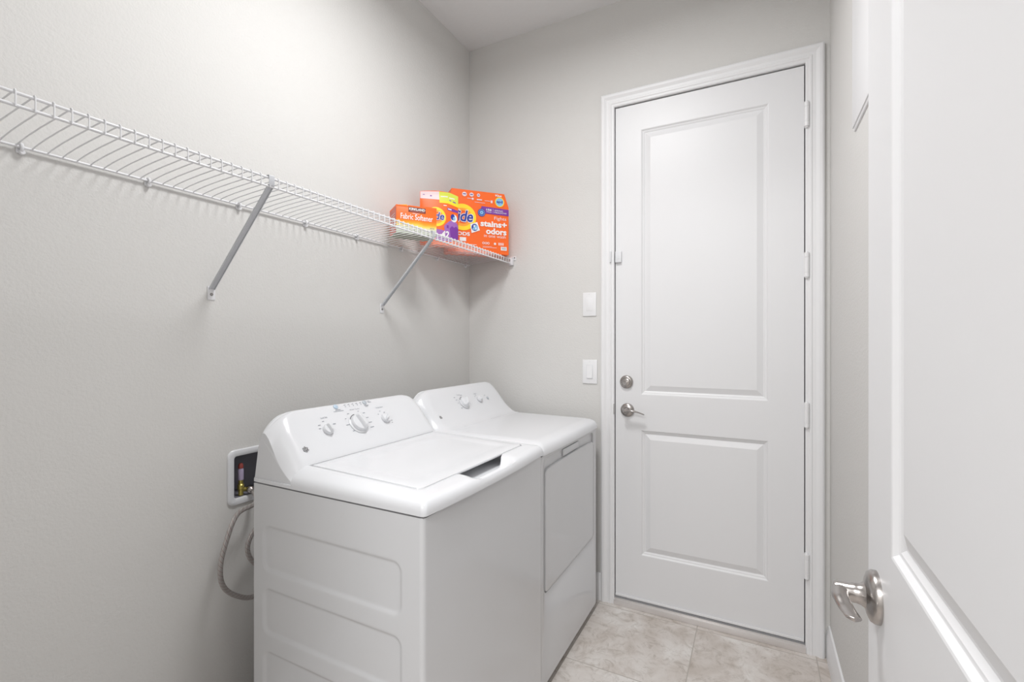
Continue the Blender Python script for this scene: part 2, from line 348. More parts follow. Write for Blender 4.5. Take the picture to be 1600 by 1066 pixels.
# lever set
def lever(parent, m_, name='door_handle', flip=1, neck=.050, tip=-.0125, ln=.090):
    r = MB().lathe([(0, 0), (.0335, 0), (.0335, .005), (.031, .0095), (.024, .0125), (.0165, .0145), (.0135, .019), (.0125, .024), (.0125, .028), (.0118, .029), (.0118, neck), (.0105, neck+.003), (0, neck+.004)], m_).build(name, M['nickel'], parent)
    pts = link_curve([(-.006, -.001, neck-.005), (.018*ln/.09, .0015, neck-.0015), (.036*ln/.09, .003, neck-.001), (.056*ln/.09, tip*.1, neck-.004), (.075*ln/.09, tip*.55, neck-.0065), (ln, tip, neck-.0085)], 6)
    loops = []
    for i, p in enumerate(pts):
        t = i/(len(pts)-1); hw = .0105-.002*t if t < .92 else .0085*math.sqrt(max(.05, 1-((t-.92)/.08)**2)); th = .0030*(1-.35*t)
        hgt = .0085*(1-t)**2+.0028
        # flat blade: broad across local z, thin in local y, thicker at the hub
        loops.append([m_ @ Vector((p.x, p.y+hgt*math.sin(a), p.z+hw*math.cos(a))) for a in [2*math.pi*k/14 for k in range(14)]])
    MB().loft(loops).build('lever', M['nickel'], r)
    MB().lathe([(0, 0), (.0022, 0), (.0022, .0006), (0, .0006)], m_ @ Matrix.Translation((.0, -.0116, .038)) @ Matrix.Rotation(R(90), 4, 'X'), 12).build('set_screw', M['gap'], r)
    return r
h1 = lever(d1, fm(-.566, .969)); h1.location = (-ox, -oy, -z0)
# hinges
for k, z in enumerate((2.258, 1.628, 1.0, .367)):
    mb = MB(); cx, cy, r = .1868, YB-.0165, .0095
    T = Matrix.Translation((cx, cy, z-.051))
    mb.lathe([(0, -.006), (.004, -.006), (.0062, -.003), (.0062, 0), (r, .0005), (r, .0185), (r-.001, .019), (r-.001, .0195), (r, .020), (r, .082), (r-.001, .0825), (r-.001, .083), (r, .0835), (r, .102), (.0062, .1025), (.0062, .105), (.004, .108), (0, .108)], T, 20)
    mb.box(cx-.0065, cx-.003, cy, YB+.006, z-.05, z+.05)
    P1(mb, 'hinge', M['trim'])
# sweep at the foot of the door, and drip strip
s_ = MB(); s_.box(DX0+.004, DX1-.004, YB-.003, YB+.003, z0+.001, z0+.012, .001); P1(s_, 'door_sweep', M['trim'])
# threshold (part of the setting)
th = MB(); th.box(DX0-.001, DX1+.001, YB-.017, YB+.10, 0, .0275, .002); o = struct(th.build('trim_5', M['alu'], smooth=30))
g = MB(); g.box(DX0+.001, DX1-.001, YB-.006, YB+.05, .0275, .0385, .001); o2 = struct(g.build('trim_6', M['sweep'], smooth=30))
g = MB(); g.box(DX0+.001, DX1-.001, YB-.0095, YB-.0065, .0275, .0335, .0008); struct(g.build('trim_7', M['alu'], smooth=30))
# strike plate on the jamb edge
sp_ = MB(); sp_.box(DX0-.0045, DX0-.0005, YB-.0115, YB-.0088, .945, .998, .0008); struct(sp_.build('trim_8', M['screw'], smooth=30))

# near door, swung open against the right wall: u runs from free edge towards the hinge (-y), depth +x
FE = .836; DFX = .143
d2 = panel_slab(.812, 2.43, .035, [(.128, .684, .262-.012, .875-.012), (.128, .684, 1.048-.012, 2.345-.012)])
d2.v = [(v[1], -v[0], v[2]) for v in d2.v]
d2 = d2.build('door_2', M['door'], smooth=14); d2.location = (DFX, FE, .012); weld(d2); struct(d2)
m2 = Matrix.Translation((DFX, .778, .967)) @ Matrix(((0, 0, -1, 0), (-1, 0, 0, 0), (0, 1, 0, 0), (0, 0, 0, 1)))  # local x->-y, y->z, z->-x
h2 = lever(d2, m2, neck=.045, tip=.002, ln=.080); h2.location = (-DFX, -FE, -.012)
m3 = Matrix.Translation((DFX+.035, .778, .967)) @ Matrix(((0, 0, 1, 0), (-1, 0, 0, 0), (0, 1, 0, 0), (0, 0, 0, 1)))
h3 = lever(d2, m3); h3.location = (-DFX, -FE, -.012)
for z in (2.258, 1.628, 1.0, .367):
    o = MB().lathe([(0, -.006), (.0062, -.003), (.0075, 0), (.0075, .102), (.0062, .105), (0, .108)], Matrix.Translation((DFX-.007, FE-.812-.004, z-.05)), 20).build('hinge', M['nickel'], d2); o.location = (-DFX, -FE, -.012)

# ------------------------------------------------------------------ ceiling lamps
def ceiling_lamp(x, y, zc, r, label):
    t = empty('ceiling_light', (x, y, zc)); tag(t, label, 'ceiling light')
    MB().lathe([(0, 0), (r, 0), (r, -.02), (r-.01, -.028), (r-.02, -.028), (0, -.028)]).build('lamp_base', M['nickel'], t)
    MB().lathe([(r-.021, -.0285), (r-.03, -.05), (r*.7, -.075), (r*.35, -.09), (0, -.094)]).build('glass_shade', M['lampglass'], t, smooth=60)
    return t
ceiling_lamp(LIGHT[0], LIGHT[1], ZC, .16, 'round frosted ceiling light over the washer and dryer')
ceiling_lamp(-.3, -1.1, 2.75, .18, 'added round ceiling light, made up as fill, in the unseen hall behind the doorway')  # made-up fixture to go with the hall fill

# ------------------------------------------------------------------ wall plates and sensors
def plate(x0, x1, z0_, z1_): return MB().box(x0, x1, YB-.006, YB, z0_, z1_, .0025, 3)
t = empty('wall_plate', (-.759, YB, 1.4985)); tag(t, 'blank white wall plate above the light switch, left of the door', 'wall plate')
def sub(mb, name, m, t, **k):
    o = mb.build(name, m, t, **k); o.location = -t.location; return o
sub(plate(-.795, -.723, 1.438, 1.559), 'plate', M['trim'], t)
sub(MB().box(-.776, -.742, YB-.0072, YB-.005, 1.465, 1.532, .0008), 'blank_insert', M['trim'], t)
for z in (1.447, 1.550): sub(MB().lathe([(0, 0), (.0022, 0), (.0022, .001), (0, .0012)], fm(-.759, z, YB-.006), 12), 'screw', M['knob'], t)
t = empty('light_switch', (-.757, YB, 1.1535)); tag(t, 'white rocker light switch below the blank plate, left of the door', 'light switch')
sub(plate(-.796, -.718, 1.092, 1.215), 'plate', M['trim'], t)
sub(MB().box(-.7745, -.7395, YB-.0068, YB-.005, 1.1185, 1.1885, .0006), 'switch_frame', M['knob'], t)
rk = MB(); rk.add([(-.772, YB-.0068, 1.121), (-.742, YB-.0068, 1.121), (-.742, YB-.0068, 1.186), (-.772, YB-.0068, 1.186), (-.772, YB-.0115, 1.121), (-.742, YB-.0115, 1.121), (-.742, YB-.0078, 1.186), (-.772, YB-.0078, 1.186)], [(0, 1, 2, 3), (4, 5, 6, 7), (0, 1, 5, 4), (1, 2, 6, 5), (2, 3, 7, 6), (3, 0, 4, 7)])
sub(rk, 'rocker', M['trim'], t, smooth=0)
for z in (1.103, 1.204): sub(MB().lathe([(0, 0), (.0022, 0), (.0022, .001), (0, .0012)], fm(-.757, z, YB-.006), 12), 'screw', M['knob'], t)
t = empty('door_sensor', (-.611, YB+.004, 1.73)); tag(t, 'small white alarm sensor stuck to the upper left edge of the door', 'sensor')
sub(MB().box(-.6245, -.594, YB-.011, YB+.0038, 1.701, 1.757, .003, 3), 'housing', M['plastic'], t)
sub(MB().box(-.616, -.603, YB-.0118, YB-.0108, 1.718, 1.742, .0003), 'cover_seam', M['knob'], t)
o = MB().box(-.6495, -.6415, YB-.026, YB-.0125, 1.702, 1.757, .0025, 3).build('sensor_magnet', M['plastic']); tag(o, 'narrow white sensor magnet on the door casing beside the alarm sensor', 'sensor')

# white metal panel box on the right wall
t = empty('panel_box', (XR, 1.55, 1.95)); tag(t, 'white metal panel box high on the right wall behind the open door', 'panel box')
def subl(mb, name, m, t, **k): return sub(mb, name, m, t, **k)
pb = MB(); loops = []
for ins, dx in ((0, 0), (0, .004), (.003, .006), (.018, .007), (.020, .004)):
    loops.append([(XR-dx, p[0], p[1]) for p in rrect(1.36+ins, 1.768-ins, 1.95+ins, 2.70-ins, .006)])
pb.loft(loops); subl(pb, 'frame', M['trim'], t)
pd = MB(); pd.box(XR-.0095, XR-.0035, 1.370, 1.760, 1.958, 2.692, .0015); subl(pd, 'panel_door', M['trim'], t)

# ------------------------------------------------------------------ wire shelf
SX, SZ = -1.208, 1.7645
t = empty('wire_shelf', (XL, YF, SZ)); tag(t, 'long white wire shelf on the left wall above the washer and dryer', 'shelf')
Y0s, Y1s = YF+.02, YB-.012
for z in (SZ, SZ-.0235): sub(MB().tube([(SX, Y0s, z), (SX, Y1s, z)], .0032, 10), 'front_rail', M['vinyl'], t)
sub(MB().tube([(XL+.009, Y0s, SZ-.0165), (XL+.009, Y1s, SZ-.0165)], .0032, 10), 'back_rail', M['vinyl'], t)
wm = MB(); y = Y0s+.012
while y < Y1s-.004:
    wm.tube([(SX+.0042, y, SZ-.0265), (SX+.0045, y, SZ-.01), (SX+.0042, y, SZ+.0025), (SX+.0015, y, SZ+.0052), (SX-.005, y, SZ+.0040), (SX-.06, y, SZ+.0012), (SX-.14, y, SZ-.0024), (SX-.20, y, SZ-.0062), (SX-.238, y, SZ-.0100), (SX-.260, y, SZ-.0130), (XL+.010, y, SZ-.0155), (XL+.006, y, SZ-.0170)], .00165, 6)
    y += .0268
sub(wm, 'wire_deck', M['vinyl'], t)
for y in (.184, .436, .688, .944, 1.197, 1.449, 1.729, 2.01, 2.28):
    c = MB(); c.box(XL, XL+.004, y-.007, y+.007, SZ-.030, SZ-.008, .0015)
    c.tube(link_curve([(XL+.004, y, SZ-.026), (XL+.011, y, SZ-.0245), (XL+.0145, y, SZ-.0175), (XL+.0125, y, SZ-.0110), (XL+.007, y, SZ-.0095), (XL+.003, y, SZ-.011)], 4), .0032, 8)
    c.lathe([(0, 0), (.0055, 0), (.0055, .007), (.0045, .009), (0, .009)], Matrix.Translation((XL+.003, y+.002, SZ-.0275)) @ Matrix.Rotation(R(90), 4, 'Y'), 16)
    o = sub(c, 'wall_clip', M['vinyl'], t)
# end bracket at the back wall
e = MB(); e.box(SX-.010, SX+.012, YB-.022, YB-.001, SZ-.034, SZ+.004, .002); e.box(SX-.012, SX+.026, YB-.006, YB, SZ-.006, SZ+.016, .0025)
e.tube([(SX-.012, YB-.012, SZ+.006), (SX+.012, YB-.012, SZ+.006)], .006, 12)
eb = sub(e, 'end_bracket', M['vinyl'], t)
o = MB().lathe([(0, 0), (.0035, 0), (.0035, .002), (0, .0024)], fm(SX+.019, SZ+.007, YB-.006), 14).build('screw', M['screw'], eb)
def shelf_brace(y, label):
    t = empty('shelf_bracket', (XL, y, 1.456)); tag(t, label, 'shelf bracket', 'shelf brackets on the left wall')
    a, b = Vector((XL+.0045, 0, .012)), Vector((SX-XL+.0025, 0, SZ-1.456-.020)); a.x = .0045
    # folded metal strip (shallow channel)
    d = (b-a).normalized(); n = Vector((-d.z, 0, d.x)); w = .0085
    sec = [(-w, .003), (-w, -.003), (-w+.0015, -.003), (-w+.0015, .0005), (w-.0015, .0005), (w-.0015, -.003), (w, -.003), (w, .003)]
    MB().loft([[tuple(p+Vector((0, 1, 0))*s+n*h) for s, h in sec] for p in (a, b)]).build('strut', M['steel'], t, smooth=20)
    pl_ = MB().box(0, .003, -.0115, .0115, -.021, .021, .0012).build('wall_foot', M['vinyl'], t)
    MB().lathe([(0, 0), (.0048, 0), (.0042, .0022), (0, .003)], Matrix.Translation((.003, 0, -.004)) @ Matrix.Rotation(R(90), 4, 'Y'), 16).build('screw', M['screw'], pl_)
    h = MB(); fx_ = SX-XL+.0062; zt_ = SZ-1.456+.0075
    path = [(b.x-.008, b.z-.005), (fx_-.002, b.z-.0015), (fx_, b.z+.002), (fx_, zt_-.002), (fx_-.002, zt_), (fx_-.012, zt_), (fx_-.0135, zt_-.003)]
    pin = [(b.x-.008, b.z-.0035), (fx_-.0028, b.z-.0002), (fx_-.0013, b.z+.0025), (fx_-.0013, zt_-.0025), (fx_-.0028, zt_-.0013), (fx_-.011, zt_-.0013), (fx_-.0122, zt_-.003)]
    h.loft([[(p[0], -.0085, p[1]), (p[0], .0085, p[1]), (q[0], .0085, q[1]), (q[0], -.0085, q[1])] for p, q in zip(path, pin)])
    h.build('rail_hook', M['steel'], t)
shelf_brace(.860, 'diagonal metal shelf bracket nearer the doorway, on bare wall left of the washer')
shelf_brace(1.604, 'diagonal metal shelf bracket under the softener box, above the dryer')

# ------------------------------------------------------------------ washing machine and dryer
def rect_loops_top(spec, y0, y1, x0, x1, zfun, scoop=None, nst=(40, 64), bow=.011):
    """nested outlines seen from above. spec rows: (inset, z, front radius)"""
    loops = []
    for row in spec:
        ins, z, rf = row[:3]; rear = row[3] if len(row) > 3 else 0
        pts = rrect(x0+rear, x1-ins, y0+ins, y1-ins, (.0005, rf, rf, .0005), 8, nst)
        l = []
        for (x, y) in pts:
            zz = z+zfun(x, ins); xx = x
            if x > x1-.09: xx += bow*(1-((y-(y0+y1)/2)/((y1-y0)/2))**2)*max(0, 1-ins/.05)
            if scoop:
                zz += scoop(x, y, ins, z)
                if x > x1-.075: xx += .024*sst((.135-abs(y-1.205))/.075)*min(1, ins/.0535)**2
            l.append((xx, y, zz))
        loops.append(l)
    return loops
def console(Cp, Ep, y0, y1, dx, L=.058, n_end=16, sub_=5):
    def smooth_prof(P): return [Vector((p.x+dx, 0, p.z)) for p in link_curve([(a, 0, b) for a, b in P], sub_)]
    Cc, Ee = smooth_prof(Cp), smooth_prof(Ep)
    Lm = L+.055; ys = [y0+Lm*(1-math.cos(math.pi/2*k/n_end)) for k in range(n_end)]+[y0+Lm+(y1-y0-2*Lm)*k/10 for k in range(11)]
    ys += [y0+y1-v for v in reversed(ys[:n_end])]
    loops = []; N_ = len(Cc); top = max(range(N_), key=lambda k: Cc[k].z)/N_
    for y in ys:
        l = []
        for k, (a, b) in enumerate(zip(Ee, Cc)):
            Lk = L+.055*max(0, 1-abs(k/N_-top)/.28)
            s = min(1, min(y-y0, y1-y)/Lk); w = 1-(1-s)**2.3
            l.append((a.x*(1-w)+b.x*w, y, a.z*(1-w)+b.z*w))
        loops.append(l)
    return MB().loft(loops, True, True)
def on_face(o, t_dir, y0):
    """matrix of the tilted control panel: x = +Y, y = up the slope, z = outwards"""
    tx, tz = t_dir; l = math.hypot(tx, tz); tx /= l; tz /= l
    return Matrix(((0, tx, tz, o[0]), (1, 0, 0, y0), (0, tz, -tx, o[1]), (0, 0, 0, 1)))
def dial(parent, F_, u, v, r, big, rot=0):
    T = F_ @ Matrix.Translation((u, v, 0))
    if big:
        sk = MB().lathe([(0, .0008), (r*1.20, .0008), (r*1.20, .0025), (r*1.12, .004), (0, .004)], T, 48).build('dial_skirt', M['knob'], parent)
        k = MB().lathe([(0, .004), (r, .004), (r, .010), (r*.93, .0145), (r*.80, .016), (0, .016)], T, 48).build('cycle_dial', M['plastic'], parent)
        arc = MB(); a = [T @ Vector((r*1.10*math.cos(R(q)), r*1.10*math.sin(R(q)), .0045)) for q in range(95, 150, 5)]; arc.tube(a, .0012, 6); arc.build('dark_scale_arc', M['logo'], sk)
    else:
        k = MB().lathe([(0, .0006), (r, .0006), (r, .008), (r*.9, .0115), (0, .0125)], T, 36).build('knob', M['plastic'], parent)
    G_ = T @ Matrix.Rotation(R(rot), 4, 'Z'); bar = MB(); w = r*.24; z0_, z1_ = (.012, .030) if big else (.008, .022)
    loops = []
    for zz, f in ((z0_, 1), ((z0_+z1_)/2, .92), (z1_-.002, .78), (z1_, .62)):
        loops.append([G_ @ Vector((p[0], p[1], zz)) for p in rrect(-w*f, w*f, -r*.97*f, r*.97*f, w*f*.9, 6, (2, 6))])
    bar.loft(loops).build('grip', M['knob'] if not big else M['plastic'], k)
    return k
def ge_logo(parent, F_, u, v, r):
    T = F_ @ Matrix.Translation((u, v, 0)); lo = MB()
    flat(lo, disc_pts(0, 0, r*.86), T, .0009)
    for k in range(6): # petals round the rim
        a = R(60*k+30); flat(lo, disc_pts(r*.72*math.cos(a), r*.72*math.sin(a), r*.31, n=20), T, .0009+.00003*k)
    o = lo.build('logo', M['logo'], parent, smooth=0)
    w = MB(); text_mb(w, 'GE', -r*.55, -r*.38, r*.55, r*.38, T, shear=.35, bold=-.005, lift=.0014); ring(w, 0, 0, r*.72, r*.80, T, .0013, 32)
    w.build('logo_monogram', M['white'], o, smooth=0)
def marks(parent, F_, spec, name='dial_markings'):
    mb = MB()
    for s in spec:
        if isinstance(s[0], str): text_mb(MB(), s[0], s[1], s[2], s[3], s[4], F_, lift=.0008).build('dial_caption', M['print'], parent, smooth=0)
        else: flat(mb, rect_pts(s[0], s[2], s[1], s[3]), F_, .0008)
    return mb.build(name, M['print'], parent, smooth=0)

# ---- washer
wy0, wy1 = .862, 1.545; WX0, WX1 = -1.293, -.672
t = empty('washing_machine', (-.98, (wy0+wy1)/2, 0)); tag(t, 'white top-loading washing machine with recessed side panels, nearer the camera', 'washing machine')
# cabinet with pressed panels on its near side
cx0, cx1, cy0, cy1, cz0, cz1 = WX0+.003, -.678, wy0+.004, wy1-.004, .025, .899
def sdrr(x, z, a, b, c, d, r):
    qx = abs(x-(a+b)/2)-(b-a)/2+r; qz = abs(z-(c+d)/2)-(d-c)/2+r
    return math.hypot(max(qx, 0), max(qz, 0))+min(max(qx, qz), 0)-r
rows = [(.654, .786), (.476, .608), (.298, .430), (.120, .252)]
cab = MB(); NX, NZ = 150, 230; r_ = .012
def side_grid(yface, sgn):
    vs = []; fs = []
    for j_ in range(NZ+1):
        for i in range(NX+1):
            x = cx0+(cx1-r_-cx0)*i/NX; z = cz0+(cz1-cz0)*j_/NZ
            d = min(sdrr(x, z, -1.250, -.742, a, b, .028) for a, b in rows)
            vs.append((x, yface+sgn*.0050*sst((-d+.001)/.0105), z))
    for j_ in range(NZ):
        for i in range(NX):
            a = j_*(NX+1)+i; fs.append((a, a+1, a+NX+2, a+NX+1))
    cab.add(vs, fs)
side_grid(cy0, 1); side_grid(cy1, -1)
# front sheet with rounded vertical corners
def arc_strip(y, sgn):
    out = []
    for k in range(7):
        a = R(90*k/6); out.append((cx1-r_+r_*math.sin(a), y+sgn*(r_-r_*math.cos(a))))
    return out
fr = arc_strip(cy0, 1)+list(reversed(arc_strip(cy1, -1)))
vs = [(x, y, z) for z in (cz0, cz1) for x, y in fr]; n = len(fr)
cab.add(vs, [(i, i+1, n+i+1, n+i) for i in range(n-1)])
cab.add([(cx0, cy0, cz0), (cx0, cy1, cz0), (cx0, cy1, cz1), (cx0, cy0, cz1), (cx1, cy1, cz1), (cx1, cy0, cz1), (cx1, cy0, cz0), (cx1, cy1, cz0)], [(0, 1, 2, 3)])
cabo = sub(cab, 'cabinet', M['enamel'], t, smooth=50)
for fx in (cx0+.05, cx1-.05):
    for fy in (cy0+.05, cy1-.05): sub(MB().lathe([(0, 0), (.02, 0), (.02, .008), (.012, .012), (.012, .03), (0, .03)], Matrix.Translation((fx, fy, 0)), 16), 'leg', M['gap'], t)
# thin grey strip standing in for the shadow under the cover, then the top cover
sub(MB().box(cx0+.004, cx1-.002, cy0+.002, cy1-.002, .8985, .9035), 'joint_shade_strip', M['seam'], t, smooth=0)
zf = lambda x, ins: -.032*(x+.73)*sst(ins/.05)
def scoop(x, y, ins, z):
    if x < WX1-.075 or ins < .004: return 0
    a = sst((.135-abs(y-1.205))/.075)
    k = sst((ins-.002)/.02)
    return -.026*a*k if z > .93 else 0
spec = [(.002, .9035, .012), (0, .9045, .013), (0, .915, .013), (.0022, .924, .013), (.006, .9315, .014), (.013, .9375, .016), (.024, .9405, .022), (.034, .9430, .022), (.046, .9446, .020), (.0535, .9450, .018), (.0555, .9443, .018), (.056, .915, .018), (.060, .908, .018)]
LI = .058
loops = rect_loops_top([(a, b, c, 0 if a < .05 else .008) for a, b, c in spec], wy0, wy1, -1.128, WX1, zf, scoop)
cv = MB().loft(loops, cap0=False, cap1=True)
# slab running back below the console
sl = []
for ins, z in ((.002, .9035), (.0008, .9045), (.0008, .912), (.002, .9145), (.02, .915)):
    sl.append([(x, y, z) for x, y in rrect(WX0+ins, -1.10, wy0+ins, wy1-ins, (.01, .0005, .0005, .01), 6, (10, 10))])
cv.loft(sl)
sub(cv, 'top_cover', M['plastic'], t, smooth=35)
# lid
lx0, lx1, ly0, ly1 = -1.1145, WX1-LI-.0005, wy0+LI+.0015, wy1-LI-.0015
lid = []
for ins, dz, rf in ((.016, -.012, .012), (.010, -.0085, .014), (.0008, -.006, .018), (0, -.003, .018), (.0012, 0, .018), (.004, .0008, .018), (.030, .0010, .020), (.046, .0004, .022), (.056, -.0016, .03), (.070, -.0024, .04), (.10, -.0018, .05), (.14, -.0010, .04)):
    pts = rrect(lx0+ins, lx1-ins, ly0+ins, ly1-ins, (.004 if ins < .02 else rf, rf, rf, .004 if ins < .02 else rf), 8, (30, 50))
    lid.append([(x, y, .9445-.032*(x+.73)+dz+.0008) for x, y in pts])
sub(MB().loft(lid), 'lid', M['plastic'], t, smooth=35)
Cw = [(-1.119, .925), (-1.1195, .950), (-1.124, .9625), (-1.150, .9938), (-1.180, 1.0299), (-1.208, 1.0635), (-1.229, 1.0885), (-1.238, 1.0955), (-1.247, 1.0970), (-1.257, 1.0925), (-1.268, 1.070), (-1.288, .910)]
Ew = [(-1.124, .905), (-1.134, .922), (-1.150, .9335), (-1.170, .950), (-1.190, .973), (-1.208, 1.002), (-1.224, 1.027), (-1.238, 1.041), (-1.248, 1.045), (-1.258, 1.040), (-1.268, 1.018), (-1.288, .910)]
con = sub(console(Cw, Ew, wy0+.005, wy1-.005, 0), 'control_console', M['plastic'], t, smooth=35)
Fw = on_face((-1.1195, .9572), (-.106, .1275), wy0)
PW = empty  # the console parts are built in world space and shifted with the console
def cpart(fn, *a, **k):
    n0 = set(bpy.data.objects); fn(con, *a, **k)
off = .0
dial(con, Fw, .1736, .0975-off, .0175, False, 8); dial(con, Fw, .3025, .0978-off, .0315, True, 8); dial(con, Fw, .4277, .0954-off, .0175, False, -50)
ge_logo(con, Fw, .0685, .0487-off+.002, .0095)
for u, m in ((.2484, 'blue'), (.3765, 'greybtn')):
    MB().lathe([(0, .0004), (.0085, .0004), (.0085, .002), (.007, .0032), (0, .0034)], Fw @ Matrix.Translation((u, .1743-off, 0)), 28).build('push_button', M[m], con, label='pale blue button' if m == 'blue' else 'grey button')
sp = [('Load Size', .1700, .1395-off, .1960, .1455-off), ('Wash Cycles', .2960, .1510-off, .3400, .1565-off), ('Temperature', .4110, .1415-off, .4480, .1475-off),
      (.240, .1610-off, .262, .1630-off), (.230, .1560-off, .272, .1575-off), (.367, .1610-off, .388, .1630-off), (.370, .1570-off, .384, .1585-off), (.391, .1780-off, .403, .1795-off), (.391, .1725-off, .408, .174-off),
      (.148, .1180-off, .158, .120-off), (.145, .106-off, .153, .108-off), (.170, .1290-off, .177, .131-off), (.203, .1130-off, .214, .1150-off),
      (.277, .1400-off, .286, .142-off), (.258, .1230-off, .264, .125-off), (.250, .1000-off, .264, .102-off), (.262, .0740-off, .270, .076-off),
      (.325, .1430-off, .331, .145-off), (.343, .1330-off, .353, .135-off), (.346, .1130-off, .357, .115-off), (.346, .0930-off, .360, .095-off), (.342, .0740-off, .358, .076-off),
      (.405, .1170-off, .410, .119-off), (.420, .1280-off, .425, .130-off), (.436, .1200-off, .442, .122-off), (.450, .083-off, .456, .085-off), (.447, .074-off, .452, .076-off)]
for k in range(5):
    u = .283+.0175*k; sp += [(u, .1755-off, u+.008, .1772-off), (u+.003, .1680-off, u+.006, .171-off)]
marks(con, Fw, sp)

# ---- dryer
dy0, dy1 = 1.567, 2.245; QX0, QX1, QF = -1.335, -.688, -.697
t = empty('clothes_dryer', (-1.01, (dy0+dy1)/2, 0)); tag(t, 'white front-loading clothes dryer between the washing machine and the back wall', 'dryer')
body = MB()
fx = QF; b0, b1 = .025, .884
body.box(QX0+.004, fx-.010, dy0+.004, dy1-.004, b0, b1)
# front sheet with the door opening
oy0, oy1, oz0, oz1 = 1.607, 2.197, .366, .872
front = [[(fx-.012, p[0], p[1]) for p in rrect(dy0+.004, dy1-.004, b0, b1, .002, 8, (20, 20))],
         [(fx-.006, p[0], p[1]) for p in rrect(dy0+.004, dy1-.004, b0, b1, .002, 8, (20, 20))],
         [(fx, p[0], p[1]) for p in rrect(dy0+.010, dy1-.010, b0+.004, b1, .004, 8, (20, 20))],
         [(fx, p[0], p[1]) for p in rrect(oy0-.003, oy1+.003, oz0-.003, oz1+.003, (.022, .022, .026, .026), 8, (20, 20))],
         [(fx-.002, p[0], p[1]) for p in rrect(oy0, oy1, oz0, oz1, (.020, .020, .024, .024), 8, (20, 20))],
         [(fx-.0098, p[0], p[1]) for p in rrect(oy0+.001, oy1-.001, oz0+.001, oz1-.001, (.020, .020, .024, .024), 8, (20, 20))]]
body.loft(front, cap0=False, cap1=True)
sub(body, 'cabinet', M['enamel'], t, smooth=35)
for lx in (QX0+.05, QF-.05):
    for ly in (dy0+.05, dy1-.05): sub(MB().lathe([(0, 0), (.02, 0), (.02, .008), (.012, .012), (.012, .03), (0, .03)], Matrix.Translation((lx, ly, 0)), 16), 'leg', M['gap'], t)
# door: hollow front with crowned upper edge
def crown(y): return .0060*(1-((y-(oy0+oy1)/2)/((oy1-oy0)/2))**2)
dl = []
for ins, xx in ((.0060, fx-.009), (.0050, fx-.001), (.0060, fx+.0015), (.0085, fx+.0028), (.02, fx+.0034), (.1, fx+.004)):
    dl.append([(xx, y, z+(crown(y) if z > .7 else 0)) for y, z in rrect(oy0+ins, oy1-ins, oz0+ins, .833-ins, (.018, .018, .024, .024), 8, (20, 20))])
dd = sub(MB().loft(dl), 'door', M['enamel'], t, smooth=35)
pull = MB(); pull.box(fx-.0096, fx-.003, oy0+.20, oy1-.20, .838, .866, .003)
pull.build('door_pull', M['knob'], dd)
sub(MB().box(QX0+.006, fx-.004, dy0+.006, dy1-.006, .8835, .888), 'joint_shade_strip', M['seam'], t, smooth=0)  # shadow line below the dryer top, painted as a grey strip
zf2 = lambda x, ins: -.010*(x+.75)*sst(ins/.05)
spec = [(.002, .888, .020), (0, .889, .022), (0, .898, .022), (.0025, .909, .022), (.008, .919, .022), (.016, .9265, .022), (.027, .9315, .022), (.040, .9345, .020), (.050, .9355, .018), (.060, .9355, .018), (.12, .9355, .02)]
loops = rect_loops_top([(a, b, c, 0) for a, b, c in spec], dy0, dy1, -1.170, QX1, zf2, bow=.006)
cv = MB().loft(loops, cap0=False, cap1=True)
sl = []
for ins, z in ((.002, .888), (.0008, .889), (.0008, .896), (.002, .8985), (.02, .899)):
    sl.append([(x, y, z) for x, y in rrect(QX0+ins, -1.12, dy0+ins, dy1-ins, (.01, .0005, .0005, .01), 6, (10, 10))])
cv.loft(sl); sub(cv, 'top_cover', M['plastic'], t, smooth=35)
Cd = [(-1.080, .928), (-1.095, .9375), (-1.130, .9440), (-1.158, .9600), (-1.190, .990), (-1.222, 1.030), (-1.250, 1.068), (-1.266, 1.0875), (-1.279, 1.0945), (-1.293, 1.090), (-1.304, 1.070), (-1.331, .894)]
Ed = [(-1.128, .895), (-1.140, .922), (-1.162, .935), (-1.190, .952), (-1.216, .975), (-1.240, 1.004), (-1.258, 1.027), (-1.272, 1.041), (-1.283, 1.045), (-1.293, 1.040), (-1.305, 1.018), (-1.331, .894)]
con = sub(console(Cd, Ed, dy0, dy1, 0), 'control_console', M['plastic'], t, smooth=35)
Fd = on_face((-1.190, .9905), (-.060, .0775), dy0)
o2_ = .047
dial(con, Fd, .2865, .0865-o2_, .0265, True, -35); dial(con, Fd, .4242, .0866-o2_, .0155, False, -50)
ge_logo(con, Fd, .0650, .0400-o2_, .0085)
MB().lathe([(0, .0004), (.0075, .0004), (.0075, .002), (.006, .003), (0, .0032)], Fd @ Matrix.Translation((.5045, .0859-o2_, 0)), 28).build('push_button', M['greybtn'], con)
sp = [('Timed', .265, .1290-o2_, .288, .134-o2_), ('Signal', .405, .1180-o2_, .428, .124-o2_), (.232, .120-o2_, .243, .1225-o2_), (.236, .106-o2_, .248, .108-o2_), (.238, .089-o2_, .246, .091-o2_), (.240, .0610-o2_, .253, .063-o2_),
      (.29, .126-o2_, .305, .128-o2_), (.322, .0750-o2_, .330, .077-o2_), (.398, .106-o2_, .404, .108-o2_), (.412, .112-o2_, .418, .114-o2_), (.487, .1030-o2_, .496, .105-o2_)]
for a in range(-70, -140, -14): sp.append((.2865+.038*math.cos(R(a)), .0865-o2_+.038*math.sin(R(a)), .2895+.038*math.cos(R(a)), .0880-o2_+.038*math.sin(R(a))))
marks(con, Fd, sp)
ls = MB(); ls.box(-1.118, -1.116, 1.93, 2.03, .9395, .9412, .0003); sub(ls, 'vent_slot', M['seam'], t)

